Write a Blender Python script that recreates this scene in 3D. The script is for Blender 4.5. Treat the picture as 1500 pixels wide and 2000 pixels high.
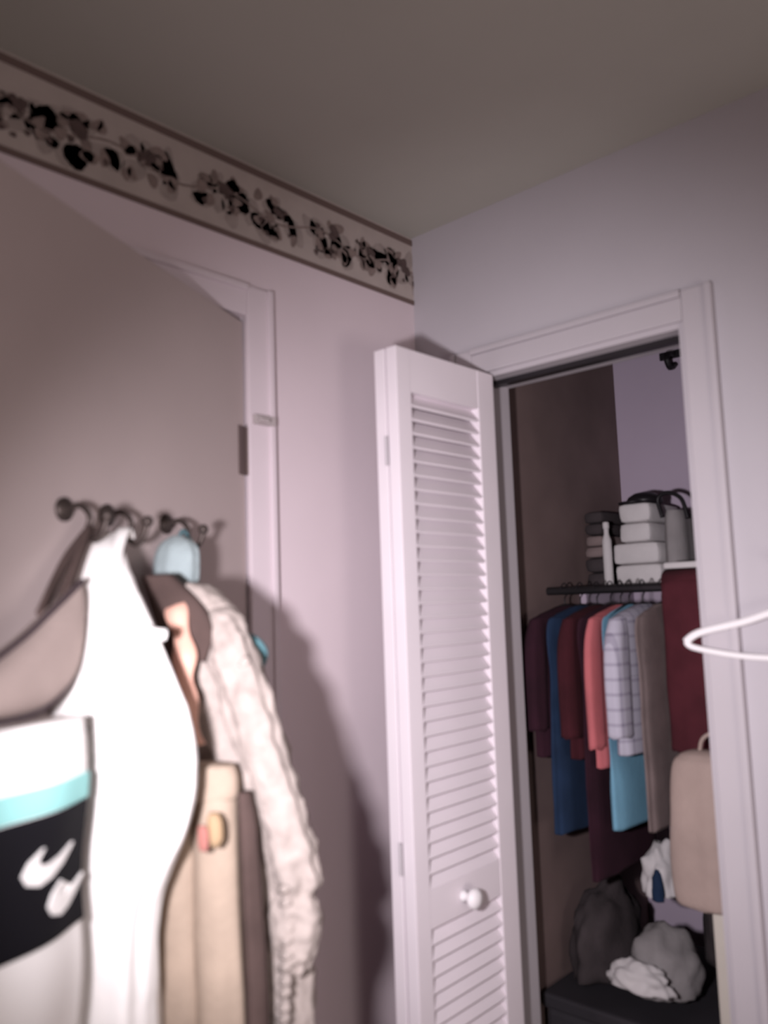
import bpy, bmesh, math, random
from mathutils import Vector, Matrix, noise

random.seed(11)
sc = bpy.context.scene
for o in list(bpy.data.objects):
    bpy.data.objects.remove(o)
COL = sc.collection
PI = math.pi

# ------------------------------------------------------------------ camera
F_PX = 1600.45
cam_d = bpy.data.cameras.new('camera')
cam = bpy.data.objects.new('camera', cam_d)
COL.objects.link(cam)
sc.camera = cam
cam_d.sensor_fit = 'VERTICAL'
cam_d.sensor_height = 32.0
cam_d.lens = F_PX / 2000.0 * 32.0
cam_d.clip_start = 0.02
cam_d.dof.use_dof = True            # the snapshot is soft all over: lens focused far behind the wall
cam_d.dof.focus_distance = 6.0
cam_d.dof.aperture_fstop = cam_d.lens / 1000.0 / 0.011
fw = Vector((-0.67141397, 0.73298339, 0.10926405))
rt = Vector((0.73446281, 0.67780694, -0.03379547))
up = Vector((0.09883145, -0.05755963, 0.99343809))
m = Matrix.Identity(4)
for i in range(3):
    m[i][0], m[i][1], m[i][2] = rt[i], up[i], -fw[i]
m.translation = Vector((1.3232, -1.5852, 1.4942))
cam.matrix_world = m

# ------------------------------------------------------------------ world
world = bpy.data.worlds.new('world')
sc.world = world
world.use_nodes = True
bg = world.node_tree.nodes['Background']
bg.inputs[0].default_value = (0.5, 0.5, 0.45, 1)
bg.inputs[1].default_value = 0.02

# ------------------------------------------------------------------ lights
def spot(name, loc, target, energy, color, size, blend, radius):
    d = bpy.data.lights.new(name, 'SPOT')
    d.energy = energy; d.color = color
    d.spot_size = math.radians(size); d.spot_blend = blend
    d.shadow_soft_size = radius
    o = bpy.data.objects.new(name, d)
    COL.objects.link(o)
    o.location = loc
    o.rotation_euler = (Vector(target) - Vector(loc)).to_track_quat('-Z', 'Y').to_euler()
    return o
# the hand torch held to the left of the lens
spot('torch_light', (1.02, -1.58, 1.47), (0.339, -0.243, 1.365), 118.0, (1.0, 0.93, 0.99), 82, 1.0, 0.035)
# dim fill light added out of frame behind the photographer to lift the shadows
pd = bpy.data.lights.new('room_fill_light', 'POINT')
pd.energy = 36.0; pd.color = (1.0, 0.91, 0.86); pd.shadow_soft_size = 0.3
po = bpy.data.objects.new('room_fill_light', pd); COL.objects.link(po); po.location = (2.75, -1.5, 0.9)

sc.view_settings.view_transform = 'Standard'
sc.view_settings.look = 'None'
sc.view_settings.gamma = 1.0
sc.view_settings.use_curve_mapping = False
sc.view_settings.exposure = 0.0

# ------------------------------------------------------------------ materials
def mat(name, col, rough=0.8, var=0.0, vscale=8.0, bump=0.0, bscale=60.0, metal=0.0, sheen=0.0):
    mt = bpy.data.materials.new(name); mt.use_nodes = True
    nt = mt.node_tree; b = nt.nodes['Principled BSDF']
    b.inputs['Base Color'].default_value = (*col, 1)
    b.inputs['Roughness'].default_value = rough
    b.inputs['Metallic'].default_value = metal
    b.inputs['Specular IOR Level'].default_value = 0.25
    if sheen:
        b.inputs['Sheen Weight'].default_value = sheen
    if var or bump:
        tc = nt.nodes.new('ShaderNodeTexCoord')
    if var:
        n = nt.nodes.new('ShaderNodeTexNoise'); n.inputs['Scale'].default_value = vscale
        n.inputs['Detail'].default_value = 4
        nt.links.new(tc.outputs['Object'], n.inputs['Vector'])
        r = nt.nodes.new('ShaderNodeValToRGB')
        r.color_ramp.elements[0].position = 0.3; r.color_ramp.elements[1].position = 0.7
        r.color_ramp.elements[0].color = (*[max(0, c*(1-var)) for c in col], 1)
        r.color_ramp.elements[1].color = (*[min(1, c*(1+var)) for c in col], 1)
        nt.links.new(n.outputs['Fac'], r.inputs['Fac'])
        nt.links.new(r.outputs['Color'], b.inputs['Base Color'])
    if bump:
        n2 = nt.nodes.new('ShaderNodeTexNoise'); n2.inputs['Scale'].default_value = bscale
        n2.inputs['Detail'].default_value = 3
        nt.links.new(tc.outputs['Object'], n2.inputs['Vector'])
        bp = nt.nodes.new('ShaderNodeBump'); bp.inputs['Strength'].default_value = bump
        bp.inputs['Distance'].default_value = 0.004
        nt.links.new(n2.outputs['Fac'], bp.inputs['Height'])
        nt.links.new(bp.outputs['Normal'], b.inputs['Normal'])
    return mt

def plaid_mat(name, base, line, pitch=0.034):
    mt = mat(name, base, 0.9)
    nt = mt.node_tree; b = nt.nodes['Principled BSDF']
    tc = nt.nodes.new('ShaderNodeTexCoord'); sep = nt.nodes.new('ShaderNodeSeparateXYZ')
    nt.links.new(tc.outputs['Object'], sep.inputs[0])
    outs = []
    for ax in ('Y', 'Z'):
        mm = nt.nodes.new('ShaderNodeMath'); mm.operation = 'PINGPONG'; mm.inputs[1].default_value = pitch/2
        nt.links.new(sep.outputs[ax], mm.inputs[0])
        g = nt.nodes.new('ShaderNodeMath'); g.operation = 'LESS_THAN'; g.inputs[1].default_value = pitch*0.11
        nt.links.new(mm.outputs[0], g.inputs[0]); outs.append(g)
    a = nt.nodes.new('ShaderNodeMath'); a.operation = 'ADD'
    nt.links.new(outs[0].outputs[0], a.inputs[0]); nt.links.new(outs[1].outputs[0], a.inputs[1])
    h = nt.nodes.new('ShaderNodeMath'); h.operation = 'MULTIPLY'; h.inputs[1].default_value = 0.5
    nt.links.new(a.outputs[0], h.inputs[0])
    mx = nt.nodes.new('ShaderNodeMix'); mx.data_type = 'RGBA'
    mx.inputs[6].default_value = (*base, 1); mx.inputs[7].default_value = (*line, 1)
    nt.links.new(h.outputs[0], mx.inputs[0]); nt.links.new(mx.outputs[2], b.inputs['Base Color'])
    return mt

M = dict(
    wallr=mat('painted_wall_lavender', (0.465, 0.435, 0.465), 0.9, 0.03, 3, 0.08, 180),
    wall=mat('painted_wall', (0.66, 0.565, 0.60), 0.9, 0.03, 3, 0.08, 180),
    ceil=mat('painted_ceiling', (0.47, 0.455, 0.41), 0.95, 0.03, 3, 0.12, 160),
    floor=mat('brown_carpet', (0.16, 0.12, 0.10), 1.0, 0.2, 30, 0.3, 200),
    trim=mat('white_trim_paint', (0.455, 0.42, 0.445), 0.55, 0.02, 6),
    triml=mat('pale_pink_trim_paint', (0.63, 0.55, 0.585), 0.6, 0.02, 6),
    doorp=mat('door_paint', (0.46, 0.385, 0.375), 0.75, 0.03, 4),
    louv=mat('white_louvre_paint', (0.76, 0.695, 0.735), 0.55, 0.02, 8),
    border=mat('border_paper', (0.43, 0.37, 0.345), 0.85, 0.06, 14),
    bline=mat('border_line_brown', (0.15, 0.105, 0.095), 0.85),
    vine=mat('print_olive', (0.22, 0.17, 0.155), 0.85, 0.2, 40),
    pale=mat('print_taupe', (0.33, 0.28, 0.26), 0.85, 0.1, 40),
    berry=mat('print_dark_plum', (0.095, 0.066, 0.062), 0.85, 0.2, 60),
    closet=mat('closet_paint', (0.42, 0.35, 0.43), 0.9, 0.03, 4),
    closetdk=mat('closet_shade_brown', (0.15, 0.105, 0.10), 0.8, 0.15, 5),  # closet side wall: shade put into the colour; shelf board uses this brown too
    iron=mat('dark_iron', (0.07, 0.055, 0.05), 0.45, 0.1, 30, metal=0.6),
    brass=mat('aged_hinge', (0.16, 0.12, 0.115), 0.5, metal=0.4),
    platem=mat('grey_plate', (0.42, 0.37, 0.37), 0.5),
    white=mat('white_cotton', (0.86, 0.84, 0.82), 0.95, 0.02, 8, 0.15, 120),
    cream=mat('cream_cotton', (0.80, 0.76, 0.66), 0.95, 0.04, 8, 0.2, 120),
    lace=mat('cream_lace', (0.36, 0.31, 0.285), 0.95, 0.16, 45, 0.6, 90),
    peach=mat('peach_satin', (0.72, 0.42, 0.33), 0.6, 0.08, 20),
    taupe=mat('taupe_fleece', (0.235, 0.175, 0.18), 1.0, 0.12, 14, 0.4, 140),
    fringe=mat('pale_mauve_fringe', (0.33, 0.26, 0.265), 1.0, 0.1, 30),
    khaki=mat('khaki_cotton', (0.36, 0.285, 0.225), 0.95, 0.14, 16, 0.25, 120),
    dbrown=mat('dark_brown_cloth', (0.075, 0.05, 0.045), 0.95, 0.2, 14, 0.2, 120),
    black=mat('black_jersey', (0.004, 0.0035, 0.006), 1.0),
    teal=mat('pale_teal_print', (0.30, 0.62, 0.60), 0.9),
    paleblue=mat('pale_blue_terry', (0.30, 0.36, 0.37), 1.0, 0.08, 30, 0.5, 150),
    tealcloth=mat('muted_teal_cloth', (0.10, 0.21, 0.24), 0.9, 0.1, 30),
    beige=mat('beige_canvas', (0.30, 0.24, 0.22), 0.9, 0.05, 20, 0.15, 200),
    dkpipe=mat('dark_piping', (0.05, 0.035, 0.04), 0.7),
    rust=mat('rust_patch', (0.34, 0.14, 0.12), 0.8), ochre=mat('ochre_patch', (0.36, 0.25, 0.15), 0.8),
    maroon=mat('maroon_wool', (0.040, 0.007, 0.011), 0.95, 0.2, 12, 0.2, 120),
    maroon2=mat('plum_wool', (0.026, 0.007, 0.014), 0.95, 0.2, 12, 0.2, 120),
    wine=mat('wine_fleece', (0.07, 0.014, 0.02), 0.95, 0.2, 12, 0.2, 120),
    coral=mat('coral_cotton', (0.42, 0.115, 0.125), 0.9, 0.08, 12, 0.2, 120),
    navy=mat('navy_denim', (0.012, 0.026, 0.060), 0.95, 0.2, 12, 0.2, 120),
    sky=mat('sky_blue_cotton', (0.16, 0.34, 0.46), 0.95, 0.08, 12, 0.2, 120),
    plaid=plaid_mat('white_plaid', (0.42, 0.40, 0.47), (0.22, 0.20, 0.26)),
    tan=mat('tan_canvas', (0.38, 0.29, 0.255), 0.95, 0.1, 10, 0.25, 120),
    dtaupe=mat('drab_taupe_cotton', (0.19, 0.145, 0.14), 0.95, 0.15, 14, 0.2, 120),
    grey=mat('grey_cotton', (0.26, 0.24, 0.24), 0.95, 0.12, 10, 0.3, 80),
    lgrey=mat('light_grey_linen', (0.55, 0.52, 0.52), 0.95, 0.08, 10, 0.3, 80),
    dgrey=mat('charcoal_plastic', (0.030, 0.027, 0.032), 0.7, 0.15, 8),
    char=mat('charcoal_knit', (0.045, 0.036, 0.038), 0.95, 0.2, 14, 0.3, 120),
    wplast=mat('white_plastic', (0.82, 0.79, 0.80), 0.35),
    bplast=mat('black_plastic', (0.012, 0.010, 0.012), 0.4),
    creamw=mat('cream_board_paint', (0.62, 0.57, 0.50), 0.7, 0.04, 6),
    chrome=mat('rod_metal', (0.06, 0.055, 0.06), 0.35, metal=0.8),
)

# ------------------------------------------------------------------ helpers
def tag(o, label=None, cat=None, group=None, kind=None):
    if label: o['label'] = label
    if cat: o['category'] = cat
    if group: o['group'] = group
    if kind: o['kind'] = kind
    return o

def link(name, bm, material, parent=None, smooth=False, recenter=True):
    """bm holds world coordinates; the origin goes to the base of the mesh"""
    bm.normal_update()
    bmesh.ops.recalc_face_normals(bm, faces=bm.faces[:])
    c = Vector((0, 0, 0))
    if recenter and len(bm.verts):
        xs = [v.co.x for v in bm.verts]; ys = [v.co.y for v in bm.verts]; zs = [v.co.z for v in bm.verts]
        c = Vector(((min(xs)+max(xs))/2, (min(ys)+max(ys))/2, min(zs)))
        bmesh.ops.translate(bm, vec=-c, verts=bm.verts[:])
    me = bpy.data.meshes.new(name); bm.to_mesh(me); bm.free()
    if smooth:
        for p in me.polygons: p.use_smooth = True
    me.materials.append(M[material] if isinstance(material, str) else material)
    o = bpy.data.objects.new(name, me); COL.objects.link(o)
    if parent is not None:
        pw = parent_loc(parent)
        o.parent = parent; o.location = c - pw
    else:
        o.location = c
    return o

def parent_loc(p):
    l = Vector(p.location)
    while p.parent is not None:
        p = p.parent; l += Vector(p.location)
    return l

def empty(name, loc):
    o = bpy.data.objects.new(name, None); COL.objects.link(o); o.location = loc
    o.empty_display_size = 0.05
    return o

def box(bm, x0, x1, y0, y1, z0, z1, fr=None, bev=0.0):
    r = bmesh.ops.create_cube(bm, size=1.0)
    vs = r['verts']
    for v in vs:
        v.co = Vector((x0+(v.co.x+0.5)*(x1-x0), y0+(v.co.y+0.5)*(y1-y0), z0+(v.co.z+0.5)*(z1-z0)))
    if bev:
        es = list({e for v in vs for e in v.link_edges})
        rr = bmesh.ops.bevel(bm, geom=es, offset=bev, segments=2, affect='EDGES', profile=0.6)
        vs = list({v for f in rr['faces'] for v in f.verts} | {v for v in vs if v.is_valid})
    if fr:
        for v in vs: v.co = fr(*v.co)
    return vs

def nb(): return bmesh.new()

def boxo(name, dims, material, parent=None, fr=None, bev=0.0):
    bm = nb(); box(bm, *dims, fr=fr, bev=bev)
    return link(name, bm, material, parent)

# door-leaf frame: u along the leaf from the hinge, v out of it into the room
HX, HY = 0.0, -0.555
EU = (0.4226, -0.9063); EN = (0.9063, 0.4226)
def DF(u, v, z):
    return Vector((HX + u*EU[0] + v*EN[0], HY + u*EU[1] + v*EN[1], z))
def WF(x, y, z): return Vector((x, y, z))

def smooth_rows(rows, n):
    out = []
    k = len(rows)
    # arc positions
    for i in range(n):
        t = i/(n-1)*(k-1); j = min(int(t), k-2); f = t-j
        p0 = rows[max(j-1, 0)]; p1 = rows[j]; p2 = rows[j+1]; p3 = rows[min(j+2, k-1)]
        out.append([0.5*((2*b)+(-a+c)*f+(2*a-5*b+4*c-d)*f*f+(-a+3*b-3*c+d)*f**3) for a, b, c, d in zip(p0, p1, p2, p3)])
    return out

def loft(rows, fr, nrow=48, nseg=56, fold=0.08, k=7, seed=0.0, expo=2.4, rough=0.0, drift=0.6, grow=True):
    """rows: (z, a_centre, b_centre, a_half, b_half); a closed shell with hanging folds"""
    bm = nb(); rings = []
    rs = smooth_rows(rows, nrow)
    for i, (z, ac, bc, ah, bh) in enumerate(rs):
        t = i/(nrow-1); ring = []
        amp = fold*(min(1, t*2.2) if grow else 1)
        for s in range(nseg):
            th = 2*PI*s/nseg; c, sn = math.cos(th), math.sin(th)
            q = (abs(c)**expo + abs(sn)**expo)**(-1/expo)
            w = math.sin(k*th+seed+drift*math.sin(2.3*t+seed)) + 0.55*math.sin((k*2-3)*th+seed*2.1+1.3*t)
            nz = noise.noise(Vector((c*1.6+seed, sn*1.6, z*9)))
            q *= 1 + amp*w*0.6 + amp*0.8*nz
            a = ac + ah*q*c; b = bc + bh*q*sn
            if rough:
                r2 = noise.noise(Vector((a*40+seed, b*40, z*40)))
                r3 = noise.noise(Vector((a*90+seed, b*90, z*90)))
                a += rough*(r2+0.6*r3)*c; b += rough*(r2+0.6*r3)*sn
            ring.append(bm.verts.new(fr(a, b, z + 0.004*w*amp*10*(t > 0.97))))
        rings.append(ring)
    for i in range(nrow-1):
        for s in range(nseg):
            bm.faces.new((rings[i][s], rings[i][(s+1) % nseg], rings[i+1][(s+1) % nseg], rings[i+1][s]))
    bm.faces.new(rings[0][::-1]); bm.faces.new(rings[-1])
    return bm

def tube(bm, pts, r, seg=10, cap=True, r_end=None):
    pts = [Vector(p) for p in pts]; rings = []
    n = len(pts); prev = None
    for i, p in enumerate(pts):
        d = (pts[min(i+1, n-1)] - pts[max(i-1, 0)]).normalized()
        ref = Vector((0, 0, 1)) if abs(d.z) < 0.9 else Vector((1, 0, 0))
        if prev is None: a = d.cross(ref).normalized()
        else: a = (prev - d*prev.dot(d)).normalized()
        prev = a; b = d.cross(a)
        rr = r if r_end is None else r+(r_end-r)*i/(n-1)
        rings.append([bm.verts.new(p + a*rr*math.cos(2*PI*s/seg) + b*rr*math.sin(2*PI*s/seg)) for s in range(seg)])
    for i in range(n-1):
        for s in range(seg):
            bm.faces.new((rings[i][s], rings[i][(s+1) % seg], rings[i+1][(s+1) % seg], rings[i+1][s]))
    if cap:
        bm.faces.new(rings[0][::-1]); bm.faces.new(rings[-1])

def curve(pts, n):
    return [Vector(p) for p in smooth_rows([list(p) for p in pts], n)]

def lathe(bm, prof, org, axis, seg=20):
    """prof: (distance along axis, radius)"""
    ax = Vector(axis).normalized(); ref = Vector((0, 0, 1)) if abs(ax.z) < 0.9 else Vector((1, 0, 0))
    a = ax.cross(ref).normalized(); b = ax.cross(a); rings = []
    for d, r in prof:
        rings.append([bm.verts.new(Vector(org)+ax*d+a*r*math.cos(2*PI*s/seg)+b*r*math.sin(2*PI*s/seg)) for s in range(seg)])
    for i in range(len(rings)-1):
        for s in range(seg):
            bm.faces.new((rings[i][s], rings[i][(s+1) % seg], rings[i+1][(s+1) % seg], rings[i+1][s]))
    bm.faces.new(rings[0][::-1]); bm.faces.new(rings[-1])

def strip(bm, pts, half_w, thick, nrm):
    """flat ribbon along pts; widths per point, nrm = facing direction"""
    n = len(pts); pts = [Vector(p) for p in pts]; nrm = Vector(nrm).normalized(); rings = []
    for i, p in enumerate(pts):
        d = (pts[min(i+1, n-1)]-pts[max(i-1, 0)]).normalized(); s = d.cross(nrm).normalized()
        w = half_w[i] if isinstance(half_w, (list, tuple)) else half_w
        rings.append([bm.verts.new(p+s*w+nrm*thick/2), bm.verts.new(p-s*w+nrm*thick/2), bm.verts.new(p-s*w-nrm*thick/2), bm.verts.new(p+s*w-nrm*thick/2)])
    for i in range(n-1):
        for s in range(4):
            bm.faces.new((rings[i][s], rings[i][(s+1) % 4], rings[i+1][(s+1) % 4], rings[i+1][s]))
    bm.faces.new(rings[0][::-1]); bm.faces.new(rings[-1])

def struct(o, label, cat=None):
    o['kind'] = 'structure'; o['label'] = label
    if cat: o['category'] = cat
    return o

# ------------------------------------------------------------------ room shell
CE = 2.44
OX0, OX1, OZ = 0.185, 0.703, 2.03       # closet opening
RX, RY = 3.3, -3.8                       # far sides of the room (behind the camera)
DY0, DY1, DZ = -0.555, -1.325, 2.095     # doorway in the left wall

bm = nb(); box(bm, -1.2, RX+.12, RY-.12, 1.0, -0.1, 0.0)
struct(link('floor', bm, 'floor'), 'brown carpeted floor below the frame', 'floor')
bm = nb(); box(bm, -1.2, RX+.12, RY-.12, 1.0, CE, CE+0.1)
struct(link('ceiling', bm, 'ceil'), 'plain greyish ceiling above the paper border', 'ceiling')
bm = nb()
box(bm, -0.12, 0, DY0, 0.12, 0, CE); box(bm, -0.12, 0, DY1, DY0, DZ, CE); box(bm, -0.12, 0, RY, DY1, 0, CE)
struct(link('wall_left', bm, 'wall'), 'pale wall with flowered paper border along the ceiling', 'wall')
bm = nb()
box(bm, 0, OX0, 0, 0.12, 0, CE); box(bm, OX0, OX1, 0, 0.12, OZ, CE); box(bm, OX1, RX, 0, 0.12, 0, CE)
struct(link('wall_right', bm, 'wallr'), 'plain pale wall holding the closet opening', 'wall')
bm = nb(); box(bm, RX, RX+.12, RY, 0.12, 0, CE)
struct(link('wall_side', bm, 'wall'), 'plain wall out of the frame to the right', 'wall')
bm = nb(); box(bm, 0, RX, RY-.12, RY, 0, CE)
struct(link('wall_rear', bm, 'wall'), 'plain wall behind the photographer', 'wall')
bm = nb(); box(bm, -1.2, -1.1, RY, 0.12, 0, CE); box(bm, -1.1, -0.12, 0.02, 0.12, 0, CE); box(bm, -1.1, -0.12, RY-.1, RY, 0, CE)
struct(link('wall_hall', bm, 'wall'), 'hall walls beyond the open door', 'wall')
# closet interior
CXL, CXR, CYB = 0.135, 0.90, 0.83
bm = nb(); box(bm, CXL-.08, CXR+.08, CYB, CYB+.08, 0, CE)
struct(link('wall_closet_back', bm, 'closet'), 'greyish violet back wall inside the closet', 'wall')
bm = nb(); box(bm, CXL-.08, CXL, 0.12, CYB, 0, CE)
struct(link('wall_closet_left', bm, 'closetdk'), 'closet side wall with the shade put into its dark brown colour', 'wall')
bm = nb(); box(bm, CXR, CXR+.08, 0.12, CYB, 0, CE)
struct(link('wall_closet_right', bm, 'closet'), 'side wall inside the closet behind the right casing', 'wall')

# ------------------------------------------------------------------ paper border on the left wall
bd = empty('trim_1', (0, -1.9, 2.262)); struct(bd, 'wallpaper border of dark berry and leaf clusters under the ceiling', 'wallpaper border')
boxo('border_paper', (0.0, 0.0015, RY, 0.0, 2.262, CE), 'border', bd)
boxo('border_lower_line', (0.0, 0.0035, RY, 0.0, 2.259, 2.270), 'bline', bd)
boxo('border_upper_line', (0.0, 0.0035, RY, 0.0, 2.419, 2.434), 'bline', bd)
def leaf_poly(bm, y, z, ln, wd, ang, x=0.0022, th=0.0008, jag=0.0):
    n = 12; top = []; bot = []
    for i in range(n):
        t = 2*PI*i/n
        a = ln*0.5*math.cos(t); b = wd*0.5*math.sin(t)*(1-0.25*math.cos(t))
        j = 1+jag*math.sin(3*t+y*50)
        a *= j; b *= j
        yy = y+a*math.cos(ang)-b*math.sin(ang); zz = z+a*math.sin(ang)+b*math.cos(ang)
        top.append(bm.verts.new((x+th, yy, zz))); bot.append(bm.verts.new((x, yy, zz)))
    bm.faces.new(top); bm.faces.new(bot[::-1])
    for i in range(n):
        bm.faces.new((top[i], bot[i], bot[(i+1) % n], top[(i+1) % n]))
# trailing stem
bm = nb()
pts = [(0.0022, -y*0.02, 2.343+0.014*math.sin(y*0.02*24)) for y in range(0, 190)]
strip(bm, pts, 0.0022, 0.0008, (1, 0, 0)); link('printed_vine', bm, 'vine', bd)
rng = random.Random(5)
cl = [-0.035, -0.165, -0.29, -0.455, -0.60, -0.775, -0.915, -1.03]
y = -1.17
while y > -3.7:
    cl.append(y); y -= rng.uniform(0.12, 0.16)
for i, cy in enumerate(cl):
    b1, b2, b3 = nb(), nb(), nb()
    for k in range(11):
        leaf_poly(b3, cy+rng.uniform(-.075, .06), 2.343+rng.uniform(-.045, .032), rng.uniform(.042, .068), rng.uniform(.028, .044), rng.uniform(0, PI), 0.0018, 0.0005, 0.12)
    for k in range(10):
        leaf_poly(b1, cy+rng.uniform(-.06, .05), 2.345+rng.uniform(-.045, .036), rng.uniform(.026, .042), rng.uniform(.016, .026), rng.uniform(0, PI), 0.0026, 0.0006, 0.15)
    big = 1.15 if i % 2 == 0 else 0.8
    for k in range(5):
        a = rng.uniform(0, 2*PI); r = rng.uniform(0, .016)*big
        leaf_poly(b2, cy+r*math.cos(a), 2.355+r*math.sin(a), .022*big, .019*big, a, 0.0034+0.0002*k, 0.0006, 0.2)
    for k in range(4):
        leaf_poly(b2, cy+rng.uniform(-.06, .05), 2.338+rng.uniform(-.05, .03), rng.uniform(.009, .016), rng.uniform(.008, .013), rng.uniform(0, PI), 0.0036, 0.0005, 0.2)
    link('printed_foliage', b3, 'pale', bd); link('printed_leaf_cluster', b1, 'vine', bd); link('printed_berry_cluster', b2, 'berry', bd)

# ------------------------------------------------------------------ closet casing and jambs
cw = 0.062
ct = empty('trim_2', (0.45, 0, 0)); struct(ct, 'white casing around the closet opening', 'door casing')
def casing(name, x0, x1, z0, z1, side):
    bm = nb()
    if side == 'r':
        box(bm, x0, x1-0.014, -0.014, 0.0, z0, z1, bev=0.003); box(bm, x1-0.014, x1, -0.021, 0.0, z0, z1, bev=0.003)
    elif side == 'l':
        box(bm, x0+0.014, x1, -0.014, 0.0, z0, z1, bev=0.003); box(bm, x0, x0+0.014, -0.021, 0.0, z0, z1, bev=0.003)
    else:
        box(bm, x0, x1, -0.014, 0.0, z0, z1-0.014, bev=0.003); box(bm, x0, x1, -0.021, 0.0, z1-0.014, z1, bev=0.003)
    return link(name, bm, 'trim', ct)
casing('casing_leg', OX1, OX1+cw, 0, OZ+cw, 'r')
casing('casing_leg', OX0-cw, OX0, 0, OZ+cw, 'l')
casing('casing_head', OX0, OX1, OZ, OZ+cw, 'h')
boxo('jamb', (OX0-0.001, OX0+0.012, -0.004, 0.124, 0, OZ), 'trim', ct)
boxo('jamb', (OX1-0.012, OX1+0.001, -0.004, 0.124, 0, OZ), 'trim', ct)
boxo('head_jamb', (OX0+0.012, OX1-0.012, -0.004, 0.124, OZ-0.012, OZ+0.001), 'trim', ct)
boxo('track', (OX0+0.02, OX1-0.02, 0.035, 0.060, OZ-0.024, OZ-0.012), 'chrome', ct)

# ------------------------------------------------------------------ folded louvred closet door
dr = empty('door_2', (0.22, -0.19, 0)); struct(dr, 'white louvred bifold closet door folded open with round knob', 'door')
PY0, PY1, PZ0, PZ1 = -0.362, -0.020, 0.02, 2.016
slat_me = None
for pi, (xa, xb) in enumerate(((0.222, 0.250), (0.189, 0.2175))):
    ls, rs = PY0+0.045, PY1-0.062
    boxo('stile', (xa, xb, PY0, ls, PZ0, PZ1), 'louv', dr, bev=0.002)
    boxo('stile', (xa, xb, rs, PY1, PZ0, PZ1), 'louv', dr, bev=0.002)
    for z0, z1 in ((1.925, PZ1), (0.862, 0.934), (PZ0, 0.15)):
        boxo('rail', (xa+.001, xb-.001, ls, rs, z0, z1), 'louv', dr, bev=0.0015)
    for z0, z1 in ((0.934, 1.925), (0.15, 0.862)):
        nsl = int(round((z1-z0)/0.0295)); pit = (z1-z0)/nsl
        for k in range(nsl):
            zc = z0+(k+0.5)*pit
            if slat_me is None:
                b = nb(); vs = box(b, -0.019, 0.019, -(rs-ls)/2, (rs-ls)/2, -0.0032, 0.0032, bev=0.0012)
                bmesh.ops.rotate(b, verts=b.verts[:], cent=(0, 0, 0), matrix=Matrix.Rotation(math.radians(52), 3, 'Y'))
                slat_me = bpy.data.meshes.new('slat'); b.to_mesh(slat_me); b.free(); slat_me.materials.append(M['louv'])
            o = bpy.data.objects.new('slat', slat_me); COL.objects.link(o); o.parent = dr
            o.location = Vector(((xa+xb)/2, (ls+rs)/2, zc))-Vector(dr.location)
bm = nb()
lathe(bm, [(0, 0.012), (0.004, 0.012), (0.008, 0.008), (0.016, 0.009), (0.020, 0.016), (0.027, 0.0205), (0.034, 0.019), (0.039, 0.012), (0.041, 0.003)], (0.250, -0.215, 0.898), (1, 0, 0), 24)
kn = link('knob', bm, 'wplast', dr, True); kn['label'] = 'round white porcelain knob'
for hz in (0.25, 1.0, 1.8):
    bm = nb(); tube(bm, [(0.2198, PY0-0.004, hz-0.03), (0.2198, PY0-0.004, hz+0.03)], 0.0035, 8); link('hinge', bm, 'trim', dr)

# ------------------------------------------------------------------ doorway on the left wall: casing and open door
c2 = empty('trim_3', (0, -0.9, 0)); struct(c2, 'white casing of the doorway in the left wall', 'door casing')
for (ya, yb, za, zb, nm) in ((DY0, DY0+0.066, 0, DZ+0.066, 'casing_leg'), (DY1-0.066, DY1, 0, DZ+0.066, 'casing_leg'), (DY1, DY0, DZ, DZ+0.066, 'casing_head')):
    bm = nb(); box(bm, 0, 0.015, ya, yb, za, zb, bev=0.003)
    if nm == 'casing_leg':
        if ya == DY0: box(bm, 0.010, 0.022, yb-0.014, yb, za, zb, bev=0.003)
        else: box(bm, 0.010, 0.022, ya, ya+0.014, za, zb, bev=0.003)
    else: box(bm, 0.010, 0.022, ya, yb, zb-0.014, zb, bev=0.003)
    link(nm, bm, 'triml', c2)
boxo('jamb', (-0.12, 0.0, DY0-0.001, DY0+0.002, 0, DZ), 'triml', c2)
# small catch plate on the casing above the hinge
bm = nb(); box(bm, 0.015, 0.026, -0.547, -0.492, 1.866, 1.886, bev=0.002); box(bm, 0.026, 0.040, -0.545, -0.520, 1.868, 1.876, bev=0.002)
link('catch_plate', bm, 'platem', c2)

d1 = empty('door_1', DF(0.38, 0, 0.01)); struct(d1, 'plain pale door standing ajar, hung with clothes', 'door')
def dbox(name, dims, material, parent, bev=0.0): return boxo(name, dims, material, parent, fr=DF, bev=bev)
dbox('door_leaf', (0.004, 0.762, -0.038, 0.0, 0.012, 2.083), 'doorp', d1, 0.002)
for hz in (1.81, 0.30):
    bm = nb(); tube(bm, [DF(-0.002, 0.007, hz-0.05), DF(-0.002, 0.007, hz+0.05)], 0.0075, 12)
    lathe(bm, [(0, 0.004), (0.004, 0.006), (0.009, 0.003)], DF(-0.002, 0.007, hz+0.05), (0, 0, 1), 10)
    box(bm, 0.0, 0.030, 0.0, 0.003, hz-0.05, hz+0.05, fr=DF)
    link('hinge', bm, 'brass', d1)
bm = nb(); lathe(bm, [(0, .03), (.006, .03), (.008, .011), (.03, .011), (.036, .024), (.05, .028), (.062, .022), (.066, .005)], DF(0.70, 0, 0.95), (EN[0], EN[1], 0), 20)
link('door_knob', bm, 'brass', d1, True)
HOOKZ = 1.637
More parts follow.
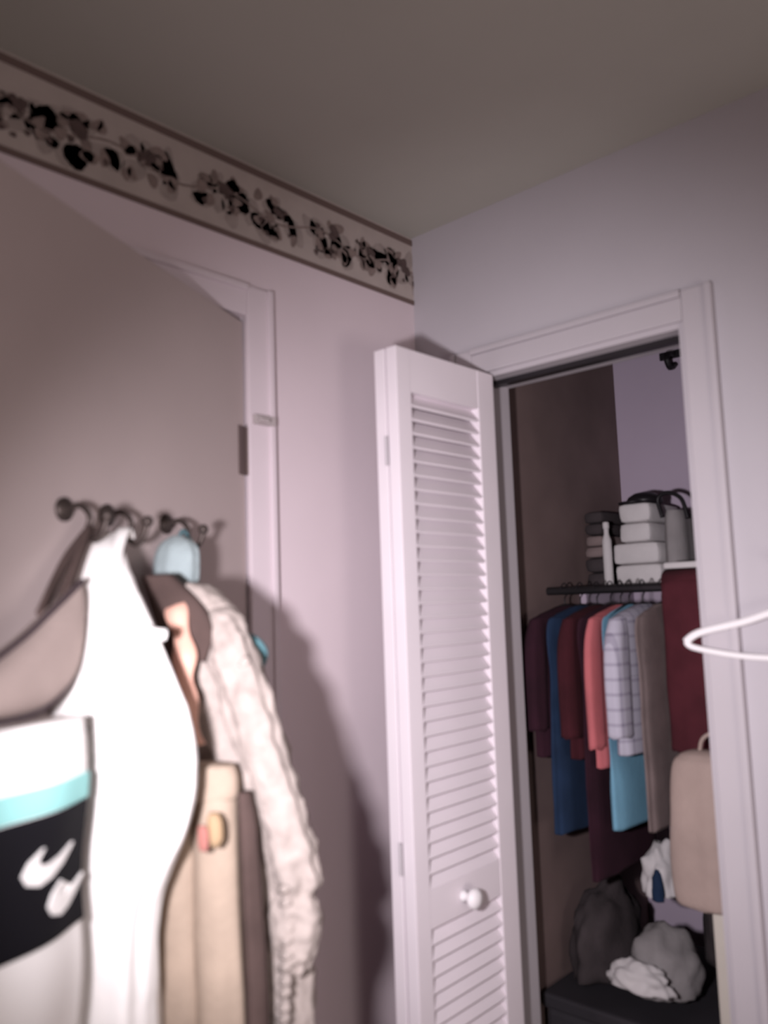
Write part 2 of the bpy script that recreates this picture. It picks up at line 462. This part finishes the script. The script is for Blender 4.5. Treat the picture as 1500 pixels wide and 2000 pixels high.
for hu in (0.55, 0.455, 0.295):
    bm = nb(); lathe(bm, [(0, .017), (.004, .017), (.006, .012), (.012, .008)], DF(hu, 0, HOOKZ), (EN[0], EN[1], 0), 18)
    hk = link('coat_hook', bm, 'iron', d1, True)
    bm = nb(); p = curve([(hu, .008, HOOKZ), (hu, .028, HOOKZ+.004), (hu, .044, HOOKZ-.012), (hu, .040, HOOKZ-.034), (hu, .052, HOOKZ-.046), (hu, .066, HOOKZ-.034), (hu, .072, HOOKZ-.016)], 22)
    tube(bm, [DF(*q) for q in p], 0.0042, 10); link('hook_arm', bm, 'iron', hk, True)
    bm = nb(); bmesh.ops.create_uvsphere(bm, u_segments=14, v_segments=8, radius=0.0085)
    bmesh.ops.translate(bm, vec=DF(hu, .072, HOOKZ-.013), verts=bm.verts[:]); link('hook_tip', bm, 'iron', hk, True)

# ------------------------------------------------------------------ clothes on the door
def rows_uv(uc, lst, bh):
    """(z, v_left, v_right) silhouettes in the plane across the door -> loft rows with depth along the door"""
    out = []
    for i, (z, a, b) in enumerate(lst):
        t = i/(len(lst)-1); h = bh[0]+(bh[1]-bh[0])*t
        a = max(a, 0.012)
        out.append((z, uc if not callable(uc) else uc(t), (a+b)/2, h, (b-a)/2))
    return out

# cream lace robe
lr = empty('lace_robe', DF(0.40, 0.2, 0.5)); tag(lr, 'cream ruffled lace robe with peach front band on the door', 'robe')
rows = rows_uv(0.40, [(1.532, .112, .130), (1.522, .098, .148), (1.486, .075, .186), (1.45, .07, .205), (1.391, .07, .228), (1.306, .08, .255), (1.203, .09, .284), (1.135, .10, .292), (1.09, .10, .280), (1.036, .11, .292), (.907, .11, .290), (.62, .11, .290)], (.03, .05))
link('body', loft(rows, DF, 120, 96, 0.07, 9, 0.4, 2.2, 0.006), 'lace', lr, True)
# sleeve with gathered cuff
sl = [(1.505, 0.393, .150, .006, .010), (1.495, 0.403, .160, .016, .020), (1.47, 0.420, .176, .024, .030), (1.40, 0.433, .206, .028, .035), (1.30, 0.438, .241, .028, .036), (1.20, 0.433, .270, .028, .038), (1.13, 0.428, .285, .026, .036), (1.105, 0.428, .285, .019, .026), (1.085, 0.428, .283, .025, .034), (1.04, 0.426, .278, .026, .034), (1.01, 0.423, .278, .018, .026)]
link('sleeve', loft(sl, DF, 110, 60, 0.10, 6, 2.2, 2.0, 0.007, 0.6, False), 'lace', lr, True)
bm = nb()
zz = 1.50
rr = smooth_rows([(1.50, .46, .125), (1.44, .485, .155), (1.38, .50, .165), (1.31, .505, .18)], 34)
pts = [DF(u-.008, v-.010, z) for z, u, v in rr]
strip(bm, pts, [0.014+0.003*math.sin(i*0.6) for i in range(34)], 0.006, (EU[0]+.3*EN[0], EU[1]+.3*EN[1], 0))
link('front_band', bm, 'peach', lr, True)
bm = nb()
for k in range(30):   # ruffles down the outer seam
    z = 1.42-k*0.0165; v = smooth_rows([(.230,), (.264,), (.287,), (.280,)], 30)[k][0]
    tube(bm, [DF(*q) for q in curve([(.41, v-.030, z+.006), (.438, v-.012, z+.001), (.452, v-.002, z-.004*(k % 2)), (.446, v-.014, z-.008)], 7)], 0.0062, 7)
tag(link('ruffle_trim', bm, 'lace', lr, True), None, None, None, 'stuff')

# teal cord end at the robe's shoulder
bm = nb(); tube(bm, [DF(*q) for q in curve([(.385, .160, 1.455), (.385, .180, 1.450), (.38, .203, 1.443), (.37, .213, 1.425), (.365, .203, 1.405)], 20)], 0.010, 10, True, 0.008)
link('tie_cord', bm, 'tealcloth', lr, True)

# khaki trousers
tr = empty('trousers', DF(0.50, 0.16, 0.4)); tag(tr, 'khaki cotton trousers hanging beneath the white gown', 'trousers')
for k, (uc, va, vb) in enumerate(((.488, .10, .168), (.484, .164, .228))):
    rows = rows_uv(uc, [(1.27, va, vb), (1.2, va, vb), (1.05, va, vb+.004), (.93, va+.002, vb+.008), (.5, va, vb+.006)], (.026, .028))
    link('leg', loft(rows, DF, 40, 40, 0.07, 5, 0.8+k, 2.2), 'khaki', tr, True)
link('waistband', loft([(1.285, .486, .163, .024, .062), (1.27, .486, .163, .028, .068), (1.245, .486, .163, .028, .068), (1.24, .486, .163, .026, .06)], DF, 10, 48, 0.02, 6, 0.2, 2.4, 0, 0.6, False), 'khaki', tr, True)
# dark scarf beside the trousers
sf = loft([(1.25, .482, .238, .012, .008), (1.2, .482, .243, .015, .012), (1.1, .482, .248, .016, .013), (1.0, .482, .252, .016, .014), (.62, .482, .252, .016, .014)], DF, 40, 28, 0.10, 4, 0.7, 2.0)
tag(link('scarf', sf, 'dbrown', None, True), 'dark brown scarf hanging between khaki trousers and lace robe', 'scarf')
# small coloured key pouch
kp = empty('pouch', DF(0.56, 0.20, 1.16)); tag(kp, 'small red and ochre pouch peeping beside the white gown', 'pouch')
link('body', loft([(1.235, .535, .222, .006, .006), (1.225, .537, .224, .008, .010), (1.205, .537, .225, .008, .010), (1.195, .535, .224, .006, .006)], DF, 20, 24, 0.04, 4, 0.1, 2.2, 0, .6, False), 'ochre', kp, True)
link('flap', loft([(1.222, .547, .212, .003, .005), (1.214, .548, .214, .004, .007), (1.200, .548, .214, .004, .007), (1.192, .547, .214, .003, .005)], DF, 16, 20, 0.03, 4, 0.1, 2.2, 0, .6, False), 'rust', kp, True)

# white gown on the middle hook
gw = empty('nightgown', DF(0.56, 0.1, 0.4)); tag(gw, 'bright white cotton nightgown hanging on the middle hook', 'nightgown')
gown_u = lambda t: 0.475+0.098*min(1, t/0.33)**0.8
rows = rows_uv(gown_u, [(1.608, .016, .042), (1.588, .014, .064), (1.545, .012, .098), (1.490, .012, .140), (1.423, .012, .180), (1.357, .012, .208), (1.292, .012, .218), (1.229, .012, .208), (1.132, .012, .162), (1.038, .012, .156), (.944, .012, .156), (.5, .012, .160)], (.018, .06))
link('body', loft(rows, DF, 80, 84, 0.07, 8, 0.9, 2.2, 0.001), 'white', gw, True)
bm = nb(); strip(bm, [DF(*q) for q in curve([(.462, .045, 1.600), (.490, .058, 1.612), (.530, .072, 1.575), (.575, .100, 1.51), (.598, .108, 1.47)], 26)], 0.009, 0.004, (EU[0]+.4*EN[0], EU[1]+.4*EN[1], 0))
link('strap', bm, 'white', gw, True)
bm = nb(); tube(bm, [DF(*q) for q in curve([(.575, .085, 1.495), (.592, .120, 1.485), (.588, .155, 1.468), (.57, .175, 1.462)], 20)], 0.008, 8); link('collar', bm, 'white', gw, True)
# small dark button and grey smudge of print
bm = nb(); lathe(bm, [(0, .008), (.003, .008), (.004, .005)], DF(0.626, .092, 1.352), (EU[0], EU[1], 0), 14); link('button', bm, 'black', gw)

# dark lining cloth behind, between the hooks
dk = loft([(1.545, .435, .075, .012, .025), (1.50, .44, .110, .014, .042), (1.46, .445, .13, .014, .042), (1.42, .45, .135, .012, .028)], DF, 24, 32, 0.05, 5, 0.4, 2.2)
tag(link('neckerchief', dk, 'dbrown', None, True), 'dark brown cloth tucked between white gown and lace robe', 'cloth')

# pale blue cap on the third hook
cp = empty('shower_cap', DF(0.34, 0.06, 1.5)); tag(cp, 'pale blue terry cap hanging on the hook nearest the hinge', 'cap')
link('body', loft([(1.612, .335, .048, .008, .010), (1.592, .340, .050, .022, .034), (1.545, .345, .050, .024, .040), (1.515, .345, .048, .022, .034), (1.492, .34, .046, .012, .018)], DF, 34, 40, 0.06, 7, 0.5, 2.0, 0.001, .6, False), 'paleblue', cp, True)
bm = nb(); tube(bm, [DF(*q) for q in curve([(.335, .050, 1.608), (.318, .048, 1.622), (.298, .046, 1.612), (.292, .046, 1.606), (.310, .050, 1.60), (.332, .052, 1.600)], 20)], 0.003, 8); link('loop', bm, 'tealcloth', cp, True)

# beige bag with dark piping on the first hook
bg_ = empty('shoulder_bag', DF(0.70, 0.06, 1.35)); tag(bg_, 'beige canvas bag with dark piping at the left picture edge', 'bag')
bag_prof = [(.606, 1.532, 1.490), (.612, 1.530, 1.455), (.630, 1.517, 1.412), (.665, 1.494, 1.390), (.705, 1.468, 1.380), (.76, 1.440, 1.380), (.80, 1.425, 1.385), (.815, 1.415, 1.392)]
rows = [(u, (a+c)/2, .070, (a-c)/2, h) for (u, a, c), h in zip(bag_prof, (.006, .016, .024, .028, .03, .03, .022, .01))]
link('body', loft(rows, lambda a, b, q: DF(q, b, a), 40, 44, 0.012, 4, .3, 2.6, 0, .6, False), 'beige', bg_, True)
bm = nb(); tube(bm, [DF(u, .076, a+.001) for u, a, c in smooth_rows(bag_prof, 40)], 0.0042, 8); link('piping', bm, 'dkpipe', bg_, True)
bm = nb(); tube(bm, [DF(u, .078, c-.001) for u, a, c in smooth_rows(bag_prof, 40)], 0.0042, 8); link('piping', bm, 'dkpipe', bg_, True)
bm = nb(); strip(bm, [DF(*q) for q in curve([(.625, .066, 1.515), (.590, .055, 1.56), (.556, .046, 1.602), (.548, .040, 1.604), (.59, .036, 1.56), (.665, .06, 1.49)], 30)], 0.008, 0.003, (EN[0], EN[1], 0)); link('strap', bm, 'dbrown', bg_, True)

# sports shirt: white body, teal stripe, black chest band with white marks
ss = empty('sports_shirt', DF(0.76, 0.12, 0.8)); tag(ss, 'white sports shirt with black band and white curved marks, lower left', 'shirt')
def shirt_v(u, z): return 0.135+0.006*math.sin(u*38+z*4)+0.004*math.sin(z*30)
def panel(name, z0, z1, material, off, u0=0.672, u1=0.98, parent=ss):
    bm = nb(); nu, nz = 40, 24; g = [[], []]
    for side in (0, 1):
        for i in range(nu+1):
            u = u0+(u1-u0)*i/nu; row = []
            for j in range(nz+1):
                z = z0+(z1-z0)*j/nz
                row.append(bm.verts.new(DF(u, (shirt_v(u, z)+off) if side == 0 else 0.100-off, z)))
            g[side].append(row)
    for i in range(nu):
        for j in range(nz):
            bm.faces.new((g[0][i][j], g[0][i+1][j], g[0][i+1][j+1], g[0][i][j+1]))
            bm.faces.new((g[1][i][j], g[1][i][j+1], g[1][i+1][j+1], g[1][i+1][j]))
    for j in range(nz):
        for i in (0, nu): bm.faces.new((g[0][i][j], g[0][i][j+1], g[1][i][j+1], g[1][i][j]))
    for i in range(nu):
        for j in (0, nz): bm.faces.new((g[0][i][j], g[0][i+1][j], g[1][i+1][j], g[1][i][j]))
    return link(name, bm, material, parent, True)
panel('body', 0.80, 1.375, 'white', 0.0)
band = panel('chest_band', 1.150, 1.282, 'black', 0.002, 0.670, 0.982); band['label'] = 'black chest band'
panel('stripe', 1.284, 1.312, 'teal', 0.0025, 0.670, 0.982)['label'] = 'pale teal stripe'
def swoosh(u0, z0, sz, flip=1):
    top = [(.33, .62), (.24, .40), (.28, .26), (.45, .22), (.7, .30), (1.0, .46)]
    bot = [(1.0, .42), (.75, .10), (.5, -.10), (.28, -.18), (.08, -.08), (0, .14), (.10, .40)]
    po = [(p[0], p[1]) for p in top+bot]
    bm = nb(); f_, b_ = [], []
    for a, c in po:
        u = u0-a*sz; z = z0+c*sz*0.62
        f_.append(bm.verts.new(DF(u, shirt_v(u, z)+.0052, z))); b_.append(bm.verts.new(DF(u, shirt_v(u, z)+.0022, z)))
    bm.faces.new(f_); bm.faces.new(b_[::-1])
    n = len(po)
    for i in range(n): bm.faces.new((f_[i], b_[i], b_[(i+1) % n], f_[(i+1) % n]))
    bmesh.ops.triangulate(bm, faces=[f for f in bm.faces if len(f.verts) > 4])
    o = link('printed_mark', bm, 'white', band); o['label'] = 'white curved tick mark'
swoosh(0.776, 1.220, 0.076)
swoosh(0.742, 1.180, 0.070)

# ------------------------------------------------------------------ closet contents
sh = empty('closet_shelf', (0.5, 0.55, 1.498)); tag(sh, 'dark brown board shelf across the closet above the clothes', 'shelf')
boxo('shelf_board', (CXL, CXR, 0.53, CYB, 1.498, 1.514), 'closetdk', sh, bev=0.002)
boxo('cleat', (CXR-0.02, CXR, 0.53, CYB, 1.455, 1.498), 'closet', sh)
boxo('cleat', (CXL, CXL+0.02, 0.53, CYB, 1.455, 1.498), 'closet', sh)
bm = nb(); tube(bm, [(CXL, 0.36, 1.508), (CXR, 0.36, 1.508)], 0.011, 16)
tag(link('closet_rod', bm, 'chrome'), 'dark metal hanging rod in front of the closet shelf', 'rod')

def hanger(parent, x, yc, half, z, material='bplast', r=0.0035):
    bm = nb()
    tube(bm, curve([(x, yc-half, z-.035), (x, yc-half*.5, z-.016), (x, yc, z-.004), (x, yc+half*.5, z-.016), (x, yc+half, z-.035)], 20), r, 8)
    h = curve([(x, yc, z-.004), (x, yc, z+.014), (x, yc+.012, z+.024), (x, yc+.018, z+.040), (x, yc+.004, z+.054), (x, yc-.012, z+.048), (x, yc-.017, z+.038)], 20)
    tube(bm, h, 0.0018, 6)
    return link('hanger', bm, material, parent, True)

def hung(name, x, th, hem, material, label, cat, yc=0.36, half=0.165, top=1.468, flare=1.0, fold=0.06, seed=0.0, sleeve=0.0, smat=None, thin=1.0):
    root = empty(name, (x, yc, hem)); tag(root, label, cat)
    rows = [(top, yc, x, .035, .012), (top-.008, yc, x, half*.45, th*.6), (top-.022, yc, x, half*.80, th*.9), (top-.045, yc, x, half, th), (top-.16, yc, x, half*.98, th*1.02),
            ((top+hem)/2, yc, x, half*(1+flare)/2, th*1.05), (hem+.06, yc, x, half*flare, th*1.1), (hem, yc, x, half*flare, th*1.1)]
    if thin < 1:
        rows = [(z, a, b, c, d*thin) if z > hem+.16 else (z, a, b, c, d) for z, a, b, c, d in rows[:-2]] + [(hem+.19, yc, x, half*flare, th*thin), (hem+.10, yc, x, half*flare, th)] + rows[-2:]
    link('body', loft(rows, lambda a, b, z: Vector((b, a, z)), 48, 48, fold, 8, seed, 2.6), material, root, True)
    if sleeve:
        y0 = yc-half+.03
        r2 = [(top-.03, y0, x, .03, th*.7), (top-.08, y0-.018, x, .035, th*.9), (top-.16, y0-.024, x, .038, th*.95), (top-sleeve, y0-.026, x, .036, th*.95)]
        link('sleeve', loft(r2, lambda a, b, z: Vector((b, a, z)), 26, 28, 0.07, 5, seed+1, 2.2), smat or material, root, True)
    hanger(root, x, yc, half*.8, top+.006)
    return root

# left to right along the rod
hung('cardigan', 0.185, .024, 1.10, 'maroon2', 'dark plum cardigan at the closet wall behind the louvred door', 'cardigan', seed=.3, sleeve=.30)
hung('denim_dress', 0.232, .018, 0.925, 'navy', 'long navy dress hanging lower than the maroon tops', 'dress', seed=1.3, flare=1.05)
hung('sweater', 0.280, .024, 1.105, 'maroon', 'dark maroon sweater left of the coral shirt in the closet', 'sweater', seed=2.1, sleeve=.31)
hung('long_skirt', 0.318, .012, 0.83, 'maroon2', 'very long dark plum skirt reaching lowest under the rod', 'skirt', seed=.8, flare=1.0)
hung('shirt', 0.346, .015, 1.09, 'coral', 'coral red shirt beside the plaid one in the closet', 'shirt', seed=.2, sleeve=.33)
hung('blouse', 0.369, .020, 0.95, 'sky', 'sky blue blouse showing below the white plaid shirt', 'blouse', seed=3.1, flare=1.0, half=.150, thin=.25, fold=.03)
hung('shirt', 0.405, .026, 1.125, 'plaid', 'white plaid shirt with grey checks hanging in the closet', 'shirt', seed=1.9, fold=.03, sleeve=.30)
hung('tunic', 0.455, .012, 0.96, 'dtaupe', 'drab taupe tunic hanging behind the tan laundry bag', 'tunic', seed=2.6, half=.15)
# wine blanket folded over the rod at the right
bl = empty('blanket', (0.555, 0.36, 1.13)); tag(bl, 'dark wine blanket draped over the rod beside the right casing', 'blanket')
for nm, y0, zb in (('front_fall', .325, 1.125), ('back_fall', .395, 1.17)):
    link(nm, loft([(1.530, y0+(.36-y0)*.3, .560, .012, .085), (1.50, y0, .560, .019, .088), (1.40, y0, .562, .020, .090), (1.25, y0, .563, .021, .092), (zb, y0, .564, .020, .092)], lambda a, b, z: Vector((b, a, z)), 36, 60, 0.045, 9, 0.6+zb, 3.0), 'wine', bl, True)
bm = nb(); strip(bm, curve([(.560, .318, 1.500), (.560, .322, 1.526), (.560, .345, 1.541), (.560, .375, 1.541), (.560, .398, 1.526), (.560, .402, 1.50)], 16), 0.086, 0.016, (0, -.3, 1))
link('saddle', bm, 'wine', bl, True)
sh_bm = nb(); box(sh_bm, 0.478, 0.640, 0.325, 0.395, 1.5505, 1.566, bev=0.006)
tag(link('bed_sheet', sh_bm, 'lgrey'), 'thin white folded sheet on top of the wine blanket', 'sheet')
# things on the shelf
def folded(name, x0, x1, y0, y1, z0, z1, material, label, cat, layers=2, grp=None):
    root = empty(name, ((x0+x1)/2, (y0+y1)/2, z0)); tag(root, label, cat, grp)
    h = (z1-z0)/layers; rg = random.Random(int(x0*1000+z0*977))
    for k in range(layers):
        d = rg.uniform(-.004, .004)
        bm = nb(); box(bm, x0+d, x1+d, y0+abs(d), y1, z0+k*h+.0006, z0+(k+1)*h, bev=min(h*.42, .016))
        bmesh.ops.subdivide_edges(bm, edges=bm.edges[:], cuts=2, use_grid_fill=True)
        for v in bm.verts:
            v.co += Vector((1, 1, .3))*0.003*noise.noise(v.co*22)
        link('folded_layer', bm, material, root, True)
    return root
folded('towel', 0.238, 0.372, 0.545, 0.78, 1.5145, 1.635, 'lgrey', 'lower thick white towel folded on the closet shelf', 'towel', 2)
folded('towel', 0.258, 0.350, 0.55, 0.76, 1.6355, 1.745, 'lgrey', 'upper smaller white towel on top of the folded stack', 'towel', 2)
folded('knitwear', 0.138, 0.205, 0.56, 0.80, 1.5145, 1.60, 'char', 'charcoal knitwear pile lowest on the dark left of the shelf', 'knitwear', 2)
folded('knitwear', 0.138, 0.20, 0.57, 0.80, 1.601, 1.665, 'dtaupe', 'drab brown knitwear second from the shelf at left', 'knitwear', 2)
folded('knitwear', 0.138, 0.198, 0.57, 0.79, 1.666, 1.735, 'char', 'charcoal knitwear on top of the left shelf pile', 'knitwear', 2)
# black cap on the stack
ca = empty('cap', (0.305, 0.61, 1.746)); tag(ca, 'flat black cap lying on top of the white towels', 'cap')
bm = nb(); lathe(bm, [(0, .048), (.010, .050), (.020, .044), (.030, .028), (.034, .008)], (0.310, 0.615, 1.7455), (0, 0, 1), 24); link('crown', bm, 'bplast', ca, True)
bm = nb(); lathe(bm, [(0, .040), (.004, .042), (.006, .038)], (0.290, 0.585, 1.7455), (0, 0, 1), 24); link('brim', bm, 'bplast', ca, True)
# grey bag with arched black handle
gb = empty('tote_bag', (0.405, 0.62, 1.515)); tag(gb, 'small grey tote with arched black handle beside the towels', 'bag')
link('body', loft([(1.715, .61, .408, .055, .022), (1.68, .61, .408, .062, .027), (1.58, .61, .408, .066, .0295), (1.516, .61, .408, .062, .0275)], lambda a, b, z: Vector((b, a, z)), 24, 36, 0.05, 6, .6, 2.8), 'grey', gb, True)
bm = nb(); tube(bm, curve([(.372, .585, 1.70), (.362, .585, 1.752), (.392, .585, 1.766), (.428, .585, 1.745), (.442, .585, 1.69)], 26), 0.006, 8); link('handle', bm, 'bplast', gb, True)
# white bottle left of the stack
bm = nb(); lathe(bm, [(0, .011), (.004, .013), (.13, .013), (.150, .007), (.165, .007), (.166, .009), (.182, .009), (.184, .006)], (0.222, 0.545, 1.5145), (0, 0, 1), 18)
tag(link('bottle', bm, 'lgrey', None, True), 'slim white bottle standing left of the folded towels', 'bottle')
# hook strip under the closet ceiling
bm = nb(); box(bm, .295, .400, CYB-.012, CYB, 2.205, 2.229, bev=.003)
tube(bm, curve([(.340, CYB-.010, 2.217), (.340, CYB-.045, 2.213), (.342, CYB-.068, 2.189), (.345, CYB-.055, 2.165), (.350, CYB-.036, 2.177)], 18), 0.009, 8)
tag(link('ceiling_hook', bm, 'bplast'), 'black hook bracket high on the closet back wall', 'hook')

# tan laundry bag on a peg at the right
lb = empty('laundry_bag', (0.585, 0.22, 0.83)); tag(lb, 'tan canvas laundry bag hanging against the right casing', 'bag')
link('body', loft([(1.150, .225, .590, .020, .030), (1.14, .22, .588, .035, .052), (1.11, .215, .586, .045, .066), (1.0, .215, .583, .055, .073), (.90, .215, .582, .058, .076), (.845, .215, .584, .055, .074), (.83, .215, .586, .048, .066)], lambda a, b, z: Vector((b, a, z)), 40, 52, 0.045, 7, .4, 3.0), 'tan', lb, True)
bm = nb(); tube(bm, curve([(.575, .225, 1.14), (.585, .225, 1.175), (.62, .225, 1.19), (.69, .20, 1.185)], 20), 0.0045, 8); link('drawstring', bm, 'tan', lb, True)
# cream board on end
cb = empty('folding_board', (0.615, 0.30, 0)); tag(cb, 'narrow cream board standing on end by the right casing', 'board')
boxo('panel', (0.572, 0.660, 0.235, 0.262, 0.0, 0.822), 'creamw', cb, bev=0.006)
boxo('batten', (0.580, 0.652, 0.262, 0.280, 0.1, 0.16), 'creamw', cb, bev=0.002)
boxo('batten', (0.580, 0.652, 0.262, 0.280, 0.6, 0.66), 'creamw', cb, bev=0.002)
# hamper and heap
hp = empty('hamper', (0.36, 0.42, 0)); tag(hp, 'charcoal hamper at the bottom of the dark closet', 'hamper')
bm = nb(); box(bm, 0.15, 0.55, 0.22, 0.70, 0.0, 0.50, bev=0.015); link('body', bm, 'dgrey', hp)
bm = nb(); box(bm, 0.143, 0.557, 0.213, 0.707, 0.50, 0.535, bev=0.008); link('rim', bm, 'dgrey', hp)
def heap(name, c, r, material, label, cat, seed, amp=0.22):
    bm = nb(); bmesh.ops.create_icosphere(bm, subdivisions=4, radius=1.0)
    for v in bm.verts:
        d = v.co.normalized()
        q = 1+amp*noise.noise(d*2.2+Vector((seed, 0, 0)))+amp*.6*abs(noise.noise(d*5+Vector((0, seed, 0))))
        z = d.z*q
        if z < -0.35: z = -0.35
        v.co = Vector((c[0]+d.x*q*r[0], c[1]+d.y*q*r[1], c[2]+z*r[2]))
    return tag(link(name, bm, material, None, True), label, cat)
heap('jacket', (.220, .42, .60), (.066, .14, .15), 'char', 'dark bundled jacket on the hamper behind the louvred door', 'jacket', 1.2)
heap('sweatshirt', (.395, .36, .600), (.080, .09, .10), 'grey', 'crumpled grey sweatshirt on the hamper', 'sweatshirt', 3.3)
heap('pillowcase', (.392, .238, .615), (.070, .030, .040), 'lgrey', 'light grey linen bundle in front of the crumpled sweatshirt', 'linen', 5.1, 0.3)
heap('towel_bundle', (.392, .40, .80), (.045, .06, .085), 'lgrey', 'bundled white and navy cloth above the grey sweatshirt', 'cloth', 7.7, 0.3)
heap('sock_bundle', (.405, .335, .785), (.014, .012, .05), 'navy', 'small navy strip tucked into the white bundle', 'cloth', 2.7, 0.2)
heap('backpack', (.49, .55, .66), (.055, .10, .18), 'char', 'dark backpack slumped behind the cream board', 'backpack', 4.4, 0.15)

# ------------------------------------------------------------------ white hanger on the right wall
wh = empty('coat_hanger', (0.89, -0.03, 1.37)); tag(wh, 'white plastic coat hanger on the wall at the right edge', 'coat hanger')
bm = nb(); tube(bm, curve([(.672, -.034, 1.400), (.70, -.034, 1.417), (.78, -.034, 1.436), (.88, -.034, 1.462), (.98, -.034, 1.436), (1.06, -.034, 1.417), (1.09, -.034, 1.400)], 40), 0.0075, 10); link('arms', bm, 'wplast', wh, True)
bm = nb(); tube(bm, curve([(.672, -.034, 1.400), (.690, -.034, 1.388), (.78, -.034, 1.374), (.88, -.034, 1.372), (.98, -.034, 1.374), (1.07, -.034, 1.388), (1.09, -.034, 1.400)], 40), 0.006, 10); link('trouser_bar', bm, 'wplast', wh, True)
bm = nb(); tube(bm, curve([(.88, -.034, 1.462), (.88, -.034, 1.49), (.895, -.034, 1.505), (.90, -.034, 1.53), (.88, -.034, 1.545), (.862, -.034, 1.53)], 24), 0.003, 8); link('hook', bm, 'chrome', wh, True)
bm = nb(); lathe(bm, [(0, .004), (.05, .004), (.052, .007), (.055, .007)], (.88, 0, 1.5385), (0, -1, 0), 10)
tag(link('wall_nail', bm, 'iron'), 'small nail holding the white hanger on the wall', 'nail')
